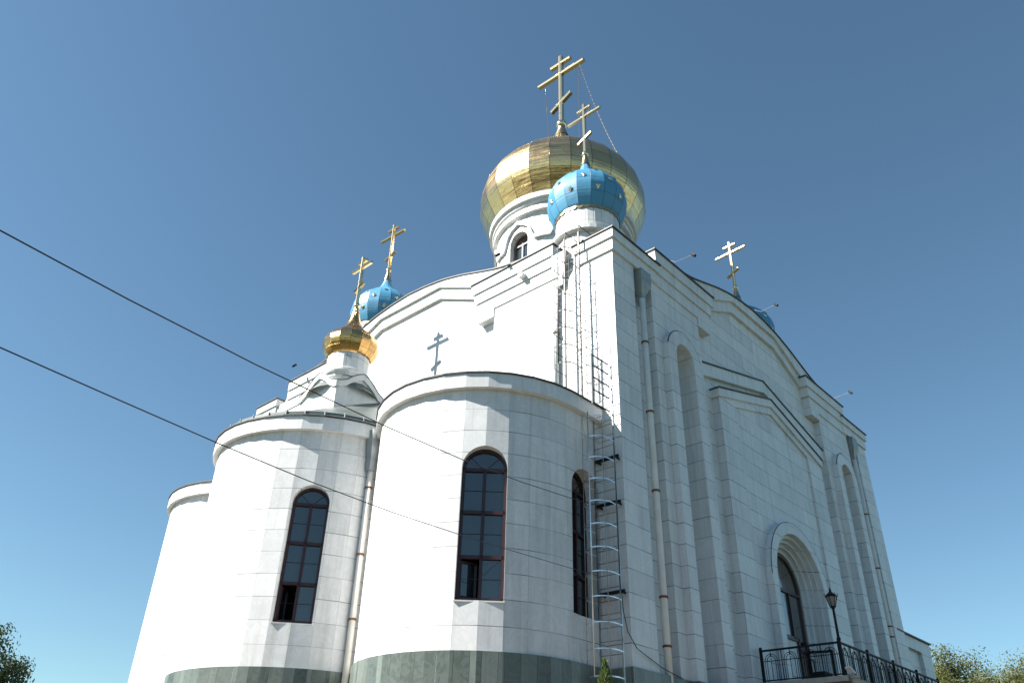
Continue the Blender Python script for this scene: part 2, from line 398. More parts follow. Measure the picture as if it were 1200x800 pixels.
# core mass and corner pilasters
core = MB().box((.26, .26, -.4), (W_ - .26, W_ - .26, 16.2))
co = core.build('core_wall', MARBLE, ch)
boolean(co, [MB().prism(arch_poly(cx_, zc_, r_, -.2, 24), SIDES['s'], -1.0, 0).build('cut', MARBLE) for cx_, zc_, r_ in ((3.5, 12.97, .6), (mir(3.5), 12.97, .6), (H, 7.13, 1.8))])
for x0 in (0, W_ - 1.13):
    for y0 in (0, W_ - 1.13): MB().box((x0, y0, -.4), (x0 + 1.13, y0 + 1.13, 15.9)).build('corner_pilaster', MARBLE, ch)
for key in 'senw':
    tf = SIDES[key]
    for f in (lambda u: u, mir):
        u0, u1 = sorted((f(2.09), f(4.98)))
        o = MB().prism([(u0, -.4), (u1, -.4), (u1, 16.25), (u0, 16.25)], tf, -.82, 0).build('wall_pier', MARBLE, ch)
        if key == 's': boolean(o, [MB().prism(arch_poly(f(3.5), 12.97, .53, 2.0, 24), tf, -.5, .6).build('cut', MARBLE)])
        if key == 'e':
            u0, u1 = sorted((f(1.1), f(2.12))); MB().prism([(u0, -.4), (u1, -.4), (u1, 15.9), (u0, 15.9)], tf, -.3, -.012).build('wall_infill', MARBLE, ch)
    top = [(H + k * .5, 16.4 + 1.35 * max(0, 1 - (abs(k * .5) / 6.4) ** 2)) for k in range(9, -10, -1)]
    o = MB().prism([(4.97, -.4), (mir(4.97), -.4), (mir(4.97), 16.3)] + top + [(4.97, 16.3)], tf, -.8, -.25).build('facade_wall', MARBLE, ch)
    if key == 's': boolean(o, [MB().prism(arch_poly(H, 7.13, 1.81, 0, 32), tf, -1, .6).build('cut', MARBLE)])
    # --- corner cornices (two tiers) and pier cornices (three tiers)
    o1 = .14
    for f in (lambda u: u, mir):
        far = f is mir
        e1 = 2.5 if key in 'sn' else 1.43
        def bb(m, u0, u1, v0, v1, z0, z1):
            a, c = sorted((f(u0), f(u1))); m.prism([(a, z0), (c, z0), (c, z1), (a, z1)], tf, v0, v1)
        m = MB()
        # corner is built on s/n; e/w butt against it
        s0 = -.07 if key in 'sn' else .402; s1 = -.14 if key in 'sn' else .402
        bb(m, s0, e1 - .08, -.4, .07, 15.43, 15.85); bb(m, s1, e1, -.4, .14, 15.853, 16.17)
        m.build('corner_cornice', TRIM, ch)
        m = MB(); bb(m, -.19 if key in 'sn' else .502, e1 + .05, -.5, .19, 16.173, 16.215); m.build('drip_edge', DRIP, ch)
        m = MB()
        bb(m, 2.1, 5.78, -.5, .045, 15.39, 15.86); bb(m, 2.2, 5.9, -.5, .10, 15.863, 16.28); bb(m, 2.26, 6.02, -.6, .16, 16.283, 16.70)
        bb(m, 4.985, 5.76, -.4, .042, 15.05, 15.387)
        m.build('pier_cornice', TRIM, ch)
        m = MB(); bb(m, 2.2, 6.08, -.6, .21, 16.703, 16.745); m.build('drip_edge', DRIP, ch)
    # --- big arched gable bands
    gm = MB()
    def band(zb, zt, v0, v1):
        V = []; F = []
        for u in us_b:
            b_, t_ = zb(u), zt(u)
            V += [tf(u, v0, b_), tf(u, v1, b_), tf(u, v1, t_), tf(u, v0, t_)]
        n = len(us_b)
        for k in range(n - 1):
            for j in range(4): F.append((4 * k + j, 4 * k + 4 + j, 4 * k + 4 + (j + 1) % 4, 4 * k + (j + 1) % 4))
        F += [(0, 1, 2, 3), (4 * n - 1, 4 * n - 2, 4 * n - 3, 4 * n - 4)]
        gm.solid(V, F)
    band(lambda u: gbot(u, 17.24), lambda u: gbot(u, 17.70), -.6, -.13)
    band(lambda u: gbot(u, 17.703) if True else 0, lambda u: max(ctop(u), gbot(u, 17.703) + .05), -.62, -.03)
    gm.build('arched_gable', TRIM, ch)
    gm = MB()
    band(lambda u: max(ctop(u), gbot(u, 17.703) + .05) + .003, lambda u: max(ctop(u), gbot(u, 17.703) + .05) + .045, -.7, .02)
    gm.build('drip_edge', DRIP, ch)
    # --- east-side bits: side mouldings
# vaulted roof behind the gables
rf = MB()
for key in 'senw':
    tf = SIDES[key]
    for a, c in zip(us, us[1:]):
        za, zc = ctop(a) - .06, ctop(c) - .06
        rf.poly([tf(a, -.55, za), tf(c, -.55, zc), tf(c, -(H - .02), zc + .5), tf(a, -(H - .02), za + .5)])
rf.box((.5, .5, 16.21), (W_ - .5, W_ - .5, 16.5))
rf.build('roof', ROOFD, ch)

# --- niche frames on the side facade
tf = SIDES['s']
for cx in (3.5, mir(3.5)):
    m = MB().prism(arch_poly(cx, 12.97, .98, .3, 28), tf, .002, .22)
    o = m.build('niche_frame', MARBLE, ch)
    boolean(o, [MB().prism(arch_poly(cx, 12.97, .53, -1, 24), tf, -1, 1).build('cut', MARBLE)])
    # thin metal flashing over the arch
    m = MB(); pts = [(cx + 1.0 * math.cos(math.pi * k / 24), 12.97 + 1.0 * math.sin(math.pi * k / 24)) for k in range(2, 23)]
    m.tube([tf(u, .2, z) for u, z in pts], .017, 6); m.build('flashing', DRIP, ch)

# --- centre gable mouldings and panel
def gable(hw, z_end, z_peak, th, v0, v1, name, m_, cap):
    poly = [(H - hw, z_end - th), (H, z_peak - th), (H + hw, z_end - th), (H + hw, z_end), (H, z_peak), (H - hw, z_end)]
    MB().prism(poly, tf, v0, v1).build(name, m_, ch)
    if cap:
        c = [(H - hw - .03, z_end + .003), (H, z_peak + .003), (H + hw + .03, z_end + .003), (H + hw + .03, z_end + .05), (H, z_peak + .05), (H - hw - .03, z_end + .05)]
        MB().prism(c, tf, v0, v1 + .04).build('drip_edge', DRIP, ch)
gable(4.83, 13.68, 14.92, .47, -.3, -.09, 'gable_moulding', TRIM, True)
gable(4.05, 12.95, 14.08, .30, -.3, .10, 'panel_cornice', TRIM, True)
pan = MB()
pan.prism([(H - 3.965, 0), (H + 3.965, 0), (H + 3.965, 12.72), (H, 13.83), (H - 3.965, 12.72)], tf, -.3, -.04)
po_ = pan.build('wall_panel', MARBLE, ch)
boolean(po_, [MB().prism(arch_poly(H, 7.13, 1.79, -1, 32), tf, -.6, .6).build('cut', MARBLE)])
pan = MB()
for s in (-1, 1):
    a, c = sorted((H + s * 3.97, H + s * 2.8)); za = 12.7 if s < 0 else 13.03; zc = 13.03 if s < 0 else 12.7
    pan.prism([(a, 0), (c, 0), (c, zc), (a, za)], tf, -.2, .03)
pan.prism([(H - 2.8, 13.03), (H - 2.8, 12.72), (H, 13.5), (H + 2.8, 12.72), (H + 2.8, 13.03), (H, 13.82)], tf, -.2, .028)
pan.build('panel_border', MARBLE, ch)

# --- portal: archivolt, stepped reveals
m = MB().prism(arch_poly(H, 7.13, 2.12, 3.3, 40), tf, -.036, .20)
o = m.build('portal_arch', MARBLE, ch)
boolean(o, [MB().prism(arch_poly(H, 7.13, 1.765, 2, 32), tf, -1, 1).build('cut', MARBLE)])
m = MB(); m.tube([tf(H + 2.13 * math.cos(math.pi * k / 30), .19, 7.13 + 2.13 * math.sin(math.pi * k / 30)) for k in range(0, 31)], .014, 6)
m.build('flashing', DRIP, ch)
def arch_path(r, z0, n=32):
    return [(H + r, z0), (H + r, 7.13)] + [(H + r * math.cos(math.pi * k / n), 7.13 + r * math.sin(math.pi * k / n)) for k in range(1, n)] + [(H - r, 7.13), (H - r, z0)]
prof = [(1.80, .19), (1.74, .19), (1.74, .02), (1.62, .02), (1.62, -.13), (1.50, -.13), (1.50, -.28), (1.37, -.28), (1.37, -.42), (1.25, -.42), (1.25, -.62)]
m = MB(); paths = [[m.bm.verts.new(tf(u, v, z)) for u, z in arch_path(r, 3.3)] for r, v in prof]
for a, b in zip(paths, paths[1:]):
    for k in range(len(a) - 1): m.bm.faces.new([a[k], a[k + 1], b[k + 1], b[k]])
m.build('stepped_reveal', MARBLE, ch, recalc=True)
# --- glazed door
VD = -.52
dr = MB()
def dbar(u0, z0, u1, z1, wd=.09, dp=.09): dr.bar(tf(u0, VD, z0), tf(u1, VD, z1), wd if abs(u1 - u0) < abs(z1 - z0) else dp, dp if abs(u1 - u0) < abs(z1 - z0) else wd, up=(0, 0, 1) if abs(u1 - u0) > .01 else (0, 1, 0))
ap = arch_path(1.20, 5.62, 30)
for a, b in zip(ap, ap[1:]): dr.tube([tf(a[0], VD, a[1]), tf(b[0], VD, b[1])], .065, 6)
dbar(H - 1.2, 7.13, H + 1.2, 7.13, .1); dbar(H + .36, 5.62, H + .36, 7.1, .09); dbar(H - .36, 5.62, H - .36, 7.1, .09)
dbar(H - 1.2, 5.62, H + .62, 5.62, .12); dbar(H + .62, 3.72, H + .62, 5.66, .13); dbar(H + 1.18, 3.72, H + 1.18, 5.7, .13); dbar(H + .62, 5.3, H + 1.2, 5.3, .1)
door = dr.build('door', DOORF, ch)
MB().prism(arch_poly(H, 7.13, 1.2, 5.6, 30), tf, VD - .03, VD - .015).build('door_glass', GLASSD, door)
MB().prism([(H + .62, 3.72), (H + 1.18, 3.72), (H + 1.18, 5.5), (H + .62, 5.5)], tf, VD - .03, VD - .01).build('door_panel', varied('brown_door_panel', (.11, .075, .07), (.15, .11, .10), 3, .4), door)
MB().prism([(H - 1.3, 3.6), (H + .56, 3.6), (H + .56, 5.56), (H - 1.3, 5.56)], tf, VD - .1, VD - .02).build('wall_panel', MARBLE, ch)
# open leaf swung outwards
lf = MB(); hx, hy = H + 1.16, -VD - .04
ang = R(-72); d = Vector((math.cos(ang), math.sin(ang), 0)) * -1
d = Vector((.30, -.95, 0)).normalized()
q = lambda t, z: (hx + d.x * t, hy + d.y * t, z)
for t0, z0, t1, z1 in ((0, 3.76, 0, 5.35), (.75, 3.76, .75, 5.35), (0, 5.32, .75, 5.32), (0, 3.8, .75, 3.8), (0, 4.5, .75, 4.5)):
    lf.bar(q(t0, z0), q(t1, z1), .07, .07, up=(0, 0, 1) if z0 == z1 else (1, 0, 0))
lf.build('door_leaf', BLACKP, door)

# ------------------------------------------------------------------ plinth of the block
m = MB()
for a, b in (((-.06, -.06), (W_ + .06, 1.19)), ((-.06, W_ - 1.19), (W_ + .06, W_ + .06)), ((-.055, 1.0), (1.19, W_ - 1.0)), ((W_ - 1.19, 1.0), (W_ + .055, W_ - 1.0))):
    m.box((*a, -.5), (*b, PL))
m.build('plinth', GREEN, ch)
for cx in (3.5, mir(3.5)): MB().box((cx - 1.03, -.28, .2), (cx + 1.03, 0, PL - .01)).build('plinth', GREEN, ch)

# ------------------------------------------------------------------ apses
def facets(c, rad, step, a_mid, x_back=.3):
    """plan outline: faceted half round plus straight flanks back to the wall; a = angle from -x toward -y"""
    a0 = a_mid - step * math.floor((a_mid + 90) / step)
    pts = []
    a = a0
    while a <= 90.01:
        if a >= -90: pts.append((c[0] - rad * math.cos(R(a)), c[1] - rad * math.sin(R(a))))
        a += step
    ylo, yhi = c[1] - rad, c[1] + rad
    out = [(x_back, yhi), (c[0], yhi)] + pts + [(c[0], ylo), (x_back, ylo)]
    clean = [out[0]]
    for p in out[1:]:
        if math.hypot(p[0] - clean[-1][0], p[1] - clean[-1][1]) > .05: clean.append(p)
    return clean
def apse(c, rad, step, a_mid, apex, wins):
    base = facets(c, rad, step, a_mid)
    o = MB().plan(base, PL - .1, 9.75).build('apse_wall', MARBLE_APSE, ch)
    cuts = []
    for aw, hw in wins:
        n = Vector((-math.cos(R(aw)), -math.sin(R(aw)), 0)); t = Vector((-n.y, n.x, 0))
        rr = rad * math.cos(R(step)) if abs(aw - a_mid) % step < .5 else rad
        tfw = lambda u, v, z, n=n, t=t: tuple(Vector((c[0], c[1], 0)) + n * v + t * u + Vector((0, 0, z)))
        cuts.append(MB().prism(arch_poly(0, 7.58, hw, 4.38, 24), tfw, rad - 1.3, rad + .6).build('cut', MARBLE))
        cuts[-1].name = 'cut'
    if cuts: boolean(o, cuts)
    # facet uv: one slab column per facet
    me = o.data; L = me.uv_layers[0].data
    for p in me.polygons:
        if abs(p.normal.z) > .8: continue
        h = p.normal; ang = math.degrees(math.atan2(-h.y, -h.x)); k = math.floor((ang - a_mid) / step)
        t = Vector((-h.y, h.x, 0)).normalized(); cc = Vector((c[0], c[1], 0)).dot(t)
        for li in p.loop_indices:
            co = me.vertices[me.loops[li].vertex_index].co; uu = co.dot(t) - cc
            inside = abs(uu) < .32
            L[li].uv = ((k + .5) * .565 + uu * (.562 / (2 * rad * math.tan(R(step / 2)))) if inside else uu, co.z)
    MB().plan(facets(c, rad + .055, step, a_mid), -1, PL).build('plinth', GREEN, ch)
    big = facets(c, rad + .16, step, a_mid); mid_ = facets(c, rad - .4, step, a_mid)
    MB().plan(big, 9.70, 10.10).build('apse_cornice', TRIM, ch)
    rim = facets(c, rad + .20, step, a_mid)
    MB().plan(rim, 10.103, 10.145).build('drip_edge', DRIP, ch)
    m = MB(); A = m.bm.verts.new((.2, c[1], apex)); inner = facets(c, rad + .17, step, a_mid)
    vs = [m.bm.verts.new((x, y, 10.15)) for x, y in inner]
    for a, b in zip(vs, vs[1:]): m.bm.faces.new([a, b, A])
    m.build('apse_roof', ROOF, ch)
    for aw, hw in wins: window(c, rad, aw, hw, step)
def window(c, rad, aw, hw, step):
    n = Vector((-math.cos(R(aw)), -math.sin(R(aw)), 0)); t = Vector((-n.y, n.x, 0))
    base = Vector((c[0], c[1], 0))
    rf_ = rad * math.cos(R(step)) - .02     # plane of the facets' joint chord, roughly
    V0 = rf_ - .20
    T = lambda u, v, z: tuple(base + n * v + t * u + Vector((0, 0, z)))
    m = MB(); Z0, ZS = 4.40, 7.58; fw_ = .07
    def bar(u0, z0, u1, z1, wd, v=V0, dp=.09):
        vert = abs(z1 - z0) > abs(u1 - u0)
        m.bar(T(u0, v, z0), T(u1, v, z1), wd if vert else dp, dp if vert else wd, up=tuple(n) if vert else (0, 0, 1))
    def ring_arc(r0, r1):
        k = 24; V = []; F = []
        for i in range(k + 1):
            a = math.pi * i / k
            for rr, v in ((r0, V0 - .045), (r1, V0 - .045), (r1, V0 + .045), (r0, V0 + .045)): V.append(T(rr * math.cos(a), v, ZS + rr * math.sin(a)))
        for i in range(k):
            for j in range(4): F.append((4 * i + j, 4 * i + 4 + j, 4 * i + 4 + (j + 1) % 4, 4 * i + (j + 1) % 4))
        m.solid(V, F)
    ring_arc(hw - fw_, hw + .01)
    for s in (-1, 1): bar(s * (hw - fw_ / 2), Z0, s * (hw - fw_ / 2), ZS, fw_ + .02)
    bar(-hw, Z0 + .04, hw, Z0 + .04, .09)
    for z in (5.42, 6.50, 7.58): bar(-hw, z, hw, z, .085)
    for z in (5.98, 7.05, 4.92): bar(-hw, z, hw, z, .007, V0 - .01, .02)
    for s in (-1, 1): m.bar(T(0, V0 - .01, ZS), T(s * (hw - .05) * .72, V0 - .01, ZS + (hw - .05) * .68), .007, .02, up=tuple(n))
    bar(0, Z0, 0, ZS, .07)
    fr = m.build('window', WINF, ch)
    inn = hw - fw_
    gl = MB()
    gv = V0 - .02
    rows = [(Z0 + .08, 5.37), (5.47, 6.45), (6.55, 7.53)]
    opened = aw < 60                                        # both front windows have one casement ajar
    for i, (z0, z1) in enumerate(rows):
        for s in (-1, 1):
            if opened and i == 0 and s == OPEN_S: continue
            a, b = sorted((s * .04, s * inn)); gl.prism([(a, z0), (b, z0), (b, z1), (a, z1)], T, gv - .012, gv)
    k = 20
    gl.prism([(inn * math.cos(math.pi * i / k), ZS + .05 + (inn - .05) * math.sin(math.pi * i / k)) for i in range(k + 1)], T, gv - .012, gv)
    gl.build('window_glass', GLASS, fr)
    MB().prism([(-hw - .02, 4.352), (hw + .02, 4.352), (hw + .02, 4.385), (-hw - .02, 4.385)], T, V0 + .05, rad * math.cos(R(step / 2)) + .002).build('window_sill', SILL, fr)
    # near-black boards: the shade of the unlit room put into their colour
    MB().prism(arch_poly(0, 7.58, hw - .03, 4.42, 16), T, rad - 1.28, rad - 1.24).build('room_shade_board', ROOM_SHADE, fr)
    room = MB()
    for s in (-1, 1): room.prism([(s * (hw - .02), 4.39), (s * (hw - .035), 4.39), (s * (hw - .035), 7.5), (s * (hw - .02), 7.5)], T, rad - 1.26, V0 - .06)
    room.prism([(-hw + .02, 5.44), (hw - .02, 5.44), (hw - .02, 5.46), (-hw + .02, 5.46)], T, rad - 1.24, V0 - .07)
    room.prism([(-hw + .03, 4.386), (hw - .03, 4.386), (hw - .03, 4.40), (-hw + .03, 4.40)], T, rad - 1.24, V0 - .07)
    room.build('room_shade_board', ROOM_SHADE, fr)
    if opened:                                              # sash swung inwards on its outer edge
        s = OPEN_S; a_ = R(28 if aw < 50 else 74); hx_ = s * inn
        q = lambda d_, z: T(hx_ - s * d_ * math.cos(a_), V0 - .05 - d_ * math.sin(a_), z)
        sash = MB()
        for d0, z0, d1, z1 in ((0.02, 4.5, .02, 5.34), (.42, 4.5, .42, 5.34), (0, 4.53, .44, 4.53), (0, 5.32, .44, 5.32)):
            sash.bar(q(d0, z0), q(d1, z1), .06, .06, up=(0, 0, 1) if z0 == z1 else tuple(n))
        so_ = sash.build('open_sash', WINF, fr)
        pz = MB(); pz.solid([q(.04, 4.55), q(.40, 4.55), q(.40, 5.30), q(.04, 5.30)], [(0, 1, 2, 3)])
        pz.build('window_glass', GLASS, fr)
    # rays of the fanlight glazing are thin bars
NEAR, MIDC, FAR = (-1.25, 3.8), (-2.55, H), (-1.25, mir(3.8))
tt = lambda aw: None
OPEN_S = -1
apse(NEAR, 3.07, 10.6, 43.9, 11.7, [(43.9, .555), (100.4, .555)])
apse(MIDC, 3.36, 9.6, 51.7, 13.6, [(51.7, .50)])
apse(FAR, 3.07, 10.6, -43.9, 11.7, [])
# metal fascia of the middle apse roof
m = MB(); a_ = facets(MIDC, 3.40, 9.6, 51.7); b_ = facets(MIDC, 3.0, 9.6, 51.7); m.ring(a_, b_, 10.146, 10.32); m.build('roof_fascia', ROOF, ch)
# standing seams on it
for x, y in facets(MIDC, 3.41, 9.6, 51.7)[1:-1]: MB().box((x - .012, y - .012, 10.15), (x + .012, y + .012, 10.36)).build('roof_seam', HOPPER, ch)

# ------------------------------------------------------------------ downpipes
def downpipe(name, pts, hop, rad=.085, clips=(), hop_d=(.28, .24), pm=None):
    x, y, z = hop
    o = MB().tube(pts, rad, 14).build(name, pm or PIPE, ch, smooth=True)
    m = MB(); a, b = hop_d
    m.solid([(x - a, y - b, z), (x + a, y - b, z), (x + a, y + b, z), (x - a, y + b, z), (x - a * .95, y - b * .95, z - .5), (x + a * .95, y - b * .95, z - .5), (x + a * .95, y + b * .95, z - .5), (x - a * .95, y + b * .95, z - .5),
             (x - .1, y - .1, z - .85), (x + .1, y - .1, z - .85), (x + .1, y + .1, z - .85), (x - .1, y + .1, z - .85), (x - .09, y - .09, z - 1.25), (x + .09, y - .09, z - 1.25), (x + .09, y + .09, z - 1.25), (x - .09, y + .09, z - 1.25)],
            [(0, 1, 2, 3)] + [(4 * k + i, 4 * k + (i + 1) % 4, 4 * k + 4 + (i + 1) % 4, 4 * k + 4 + i) for k in range(3) for i in range(4)] + [(12, 13, 14, 15)])
    m.build('rain_hopper', HOPPER, o)
    m = MB()
    for zc in clips:
        p = Vector(pts[0]);
        for a_, b_ in zip(pts, pts[1:]):
            if min(a_[2], b_[2]) <= zc <= max(a_[2], b_[2]): tq = (zc - a_[2]) / (b_[2] - a_[2] + 1e-9); p = Vector(a_).lerp(Vector(b_), tq)
        m = MB().lathe((p.x, p.y), [(rad, zc - .025), (rad + .022, zc - .025), (rad + .022, zc + .025), (rad, zc + .025)], 14)
        m.build('pipe_clip', RUST, o)
    return o
downpipe('downpipe', [(1.55, .02, 14.4), (1.55, .02, 9.6), (1.57, .02, 6.0), (1.57, .02, .5)], (1.58, .06, 15.42), .095, (12.8, 10.45, 8.05, 5.2, 4.0))
downpipe('downpipe', [(mir(1.6), .02, 14.4), (mir(1.6), .02, .5)], (mir(1.58), .06, 15.42), .095, (11.9, 9.6, 7.3, 6.9))
downpipe('downpipe', [(-.10, 2.17, 15.0), (-.10, 2.17, 10.6)], (-.06, 1.95, 16.15), .085, (13.2,), (.16, .30), varied('grey_painted_pipe', (.68, .69, .70), (.74, .75, .75), 4, .5))
downpipe('downpipe', [(-3.32, 6.42, 8.7), (-3.32, 6.42, .5)], (-3.36, 6.40, 9.95), .085, (8.2, 6.3, 4.6), (.15, .13))

# ------------------------------------------------------------------ crosses and domes
def cross(c, z0, z1, zb, hb, zt, ht, zl, hl, dl, th, parent, yaw=0, ridge=.28, foot_ridge=None):
    m = MB(); x, y = c
    def rbar(p0, p1, up, w, d, rg):
        p0, p1, up = Vector(p0), Vector(p1), Vector(up); f_ = Vector((-1, 0, 0)); a_ = (p1 - p0).normalized().cross(f_).normalized()
        sec = [(-w / 2, -d / 2), (w / 2, -d / 2), (w / 2, d / 2), (0, d / 2 + rg * w / 2), (-w / 2, d / 2)]; n_ = 5
        m.solid([p + a_ * u + f_ * v for p in (p0, p1) for u, v in sec], [tuple(range(n_ - 1, -1, -1)), tuple(range(n_, 2 * n_))] + [(i, (i + 1) % n_, n_ + (i + 1) % n_, n_ + i) for i in range(n_)])
    fr = ridge if foot_ridge is None else foot_ridge
    rbar((x, y, z0), (x, y, z1), None or (1, 0, 0), th, th * .9, ridge)
    e = th * .92
    rbar((x - .004, y - hb, zb), (x - .004, y + hb, zb), (0, 0, 1), e, e, ridge); rbar((x - .003, y - ht, zt), (x - .003, y + ht, zt), (0, 0, 1), e, e, ridge)
    rbar((x - .005, y - hl, zl + abs(dl)), (x - .005, y + hl, zl - abs(dl)), (0, 0, 1), e, e, fr)
    bmesh.ops.rotate(m.bm, verts=m.bm.verts[:], cent=(x, y, 0), matrix=Matrix.Rotation(R(yaw), 3, 'Z'))
    return m.build('cross', GOLDX, parent, bevel=th * .06)
def ball(c, z, r, parent, z_n0, r_n0):
    m = MB(); m.lathe(c, [(r * math.sin(math.pi * k / 12) + .001, z - r * math.cos(math.pi * k / 12)) for k in range(13)], 20); m.build('ball', GOLDX, parent, smooth=True)
    m = MB(); m.lathe(c, [(r_n0, z_n0), (r_n0 * .75, z_n0 + (z - z_n0) * .35), (r * .62, z - r * .9), (r * .7, z - r * .75), (r * .5, z - r * .5)], 20); m.build('neck', GOLDN, parent, smooth=True)
def interp(prof, n):
    # smooth the control profile (Catmull-Rom by arc length)
    P = [Vector((r, z)) for r, z in prof]; P = [2 * P[0] - P[1]] + P + [2 * P[-1] - P[-2]]
    out = []
    for i in range(1, len(P) - 2):
        for k in range(n):
            t = k / n; a, b, c_, d_ = P[i - 1:i + 3]
            q = .5 * ((2 * b) + (-a + c_) * t + (2 * a - 5 * b + 4 * c_ - d_) * t * t + (-a + 3 * b - 3 * c_ + d_) * t ** 3); out.append((max(q.x, .01), q.y))
    out.append(tuple(P[-2])); return out
def onion(c, prof, n, a0, rowlen, m_, name, sub=3):
    pr = interp(prof, sub); L = [0]
    for a, b in zip(pr, pr[1:]): L.append(L[-1] + math.hypot(a[0] - b[0], a[1] - b[1]))
    # sheet rows: collapse to row breaks so the sheets are flat facets
    m = MB(); m.lathe(c, pr, n, a0, True, False, [l / rowlen for l in L])
    return m.build(name, m_, ch)
# main drum
DC = (H, H)
def drum(c, rad, n, z0, z1, a0): return MB().lathe(c, [(rad, z0), (rad, z1)], n, a0, cap=True)
o = drum(DC, 3.47, 40, 15.5, 26.95, R(4.5)).build('main_drum', MARBLE_APSE, ch)
cuts = []
for k in range(8):
    a = R(180 + 45 * k); n = Vector((math.cos(a), math.sin(a), 0)); t = Vector((-n.y, n.x, 0))
    T = lambda u, v, z, n=n, t=t: tuple(Vector((*DC, 0)) + n * v + t * u + Vector((0, 0, z)))
    cuts.append(MB().prism(arch_poly(0, 24.62, .58, 22.0, 20), T, 2.6, 4.2).build('cut', MARBLE))
boolean(o, cuts)
HOODS = MB()
for k in range(8):
    a = R(180 + 45 * k); n = Vector((math.cos(a), math.sin(a), 0)); t = Vector((-n.y, n.x, 0))
    T = lambda u, v, z, n=n, t=t: tuple(Vector((*DC, 0)) + n * v + t * u + Vector((0, 0, z)))
    if k in (0, 1, 7):
        m = MB(); V0 = 3.12
        q = lambda u, z: T(u, V0, z)
        for u in (-.55, 0, .55): m.bar(q(u, 22.1), q(u, 24.7), .07, .07, up=tuple(n))
        for z in (22.1, 23.4, 24.62): m.bar(q(-.58, z), q(.58, z), .07, .07)
        m.tube([q(.55 * math.cos(math.pi * i / 16), 24.62 + .55 * math.sin(math.pi * i / 16)) for i in range(17)], .04, 6)
        fr = m.build('window', varied('light_brown_frame', (.20, .13, .11), (.26, .17, .15), 4, .4), ch)
        MB().prism(arch_poly(0, 24.62, .56, 22.1, 16), T, V0 - .05, V0 - .03).build('window_glass', GLASS, fr)
    # keel-arched hood mould following the drum
    prof_h = [(-22.5, 24.52), (-15.8, 24.52), (-14.2, 24.70), (-12.8, 24.98), (-10.5, 25.3), (-7, 25.5), (-3.5, 25.62), (0, 25.74), (3.5, 25.62), (7, 25.5), (10.5, 25.3), (12.8, 24.98), (14.2, 24.70), (15.8, 24.52), (22.5, 24.52)]
    V = []; F = []
    nP = len(prof_h)
    for i, (dg, z) in enumerate(prof_h):
        b = a + R(dg); e = Vector((math.cos(b), math.sin(b), 0)); hh = .26
        for rr, dz in ((3.40, -hh / 2), (3.60, -hh / 2 + .02), (3.60, hh / 2 - .05), (3.40, hh / 2)):
            p = Vector((*DC, 0)) + e * rr; V.append((p.x, p.y, z + dz))
    for i in range(nP - 1):
        for j in range(4): F.append((4 * i + j, 4 * i + 4 + j, 4 * i + 4 + (j + 1) % 4, 4 * i + (j + 1) % 4))
    HOODS.solid(V, F)
HOODS.build('hood_mould', TRIM, ch)
m = MB()
m.lathe(DC, [(3.40, 26.02), (3.66, 26.06), (3.66, 26.34), (3.60, 26.40), (3.72, 26.46), (3.74, 26.52), (3.74, 26.60), (3.88, 26.66), (3.90, 26.95), (3.2, 26.99)], 48)
m.build('drum_cornice', TRIM, ch)
main = onion(DC, [(3.80, 26.93), (3.98, 27.3), (4.21, 27.75), (4.41, 28.2), (4.47, 28.75), (4.34, 29.65), (3.88, 30.5), (3.2, 31.2), (2.4, 31.9), (1.6, 32.6), (1.0, 33.25), (.62, 33.8), (.42, 34.3), (.34, 34.6)], 26, R(3), .62, GOLD, 'gold_dome')
ball(DC, 35.34, .33, main, 34.3, .44)
cross(DC, 35.4, 41.3, 39.72, 1.74, 40.66, .76, 37.2, .74, -.40, .25, main, 2)
# chains from the cross arms to the dome
m = MB()
def chain(p0, p1, sag):
    p0, p1 = Vector(p0), Vector(p1); N_ = 46
    for k in range(N_):
        t = (k + .5) / N_; p = p0.lerp(p1, t); p.z -= sag * 4 * t * (1 - t)
        d_ = (p1 - p0).normalized() * .06; m.tube([p - d_, p + d_], .025 if k % 2 else .013, 5)
CHN = lambda r_, th, z: (H + r_ * math.cos(R(th)), H + r_ * math.sin(R(th)), z)
chain((H, H + 1.28, 39.6), CHN(3.3, 207, 31.1), .1); chain((H, H - 1.35, 39.6), CHN(3.5, 234, 30.9), .1); chain((H, H - 1.4, 39.6), CHN(3.88, 267, 30.5), .5)
m.build('chain', GOLDX, main)

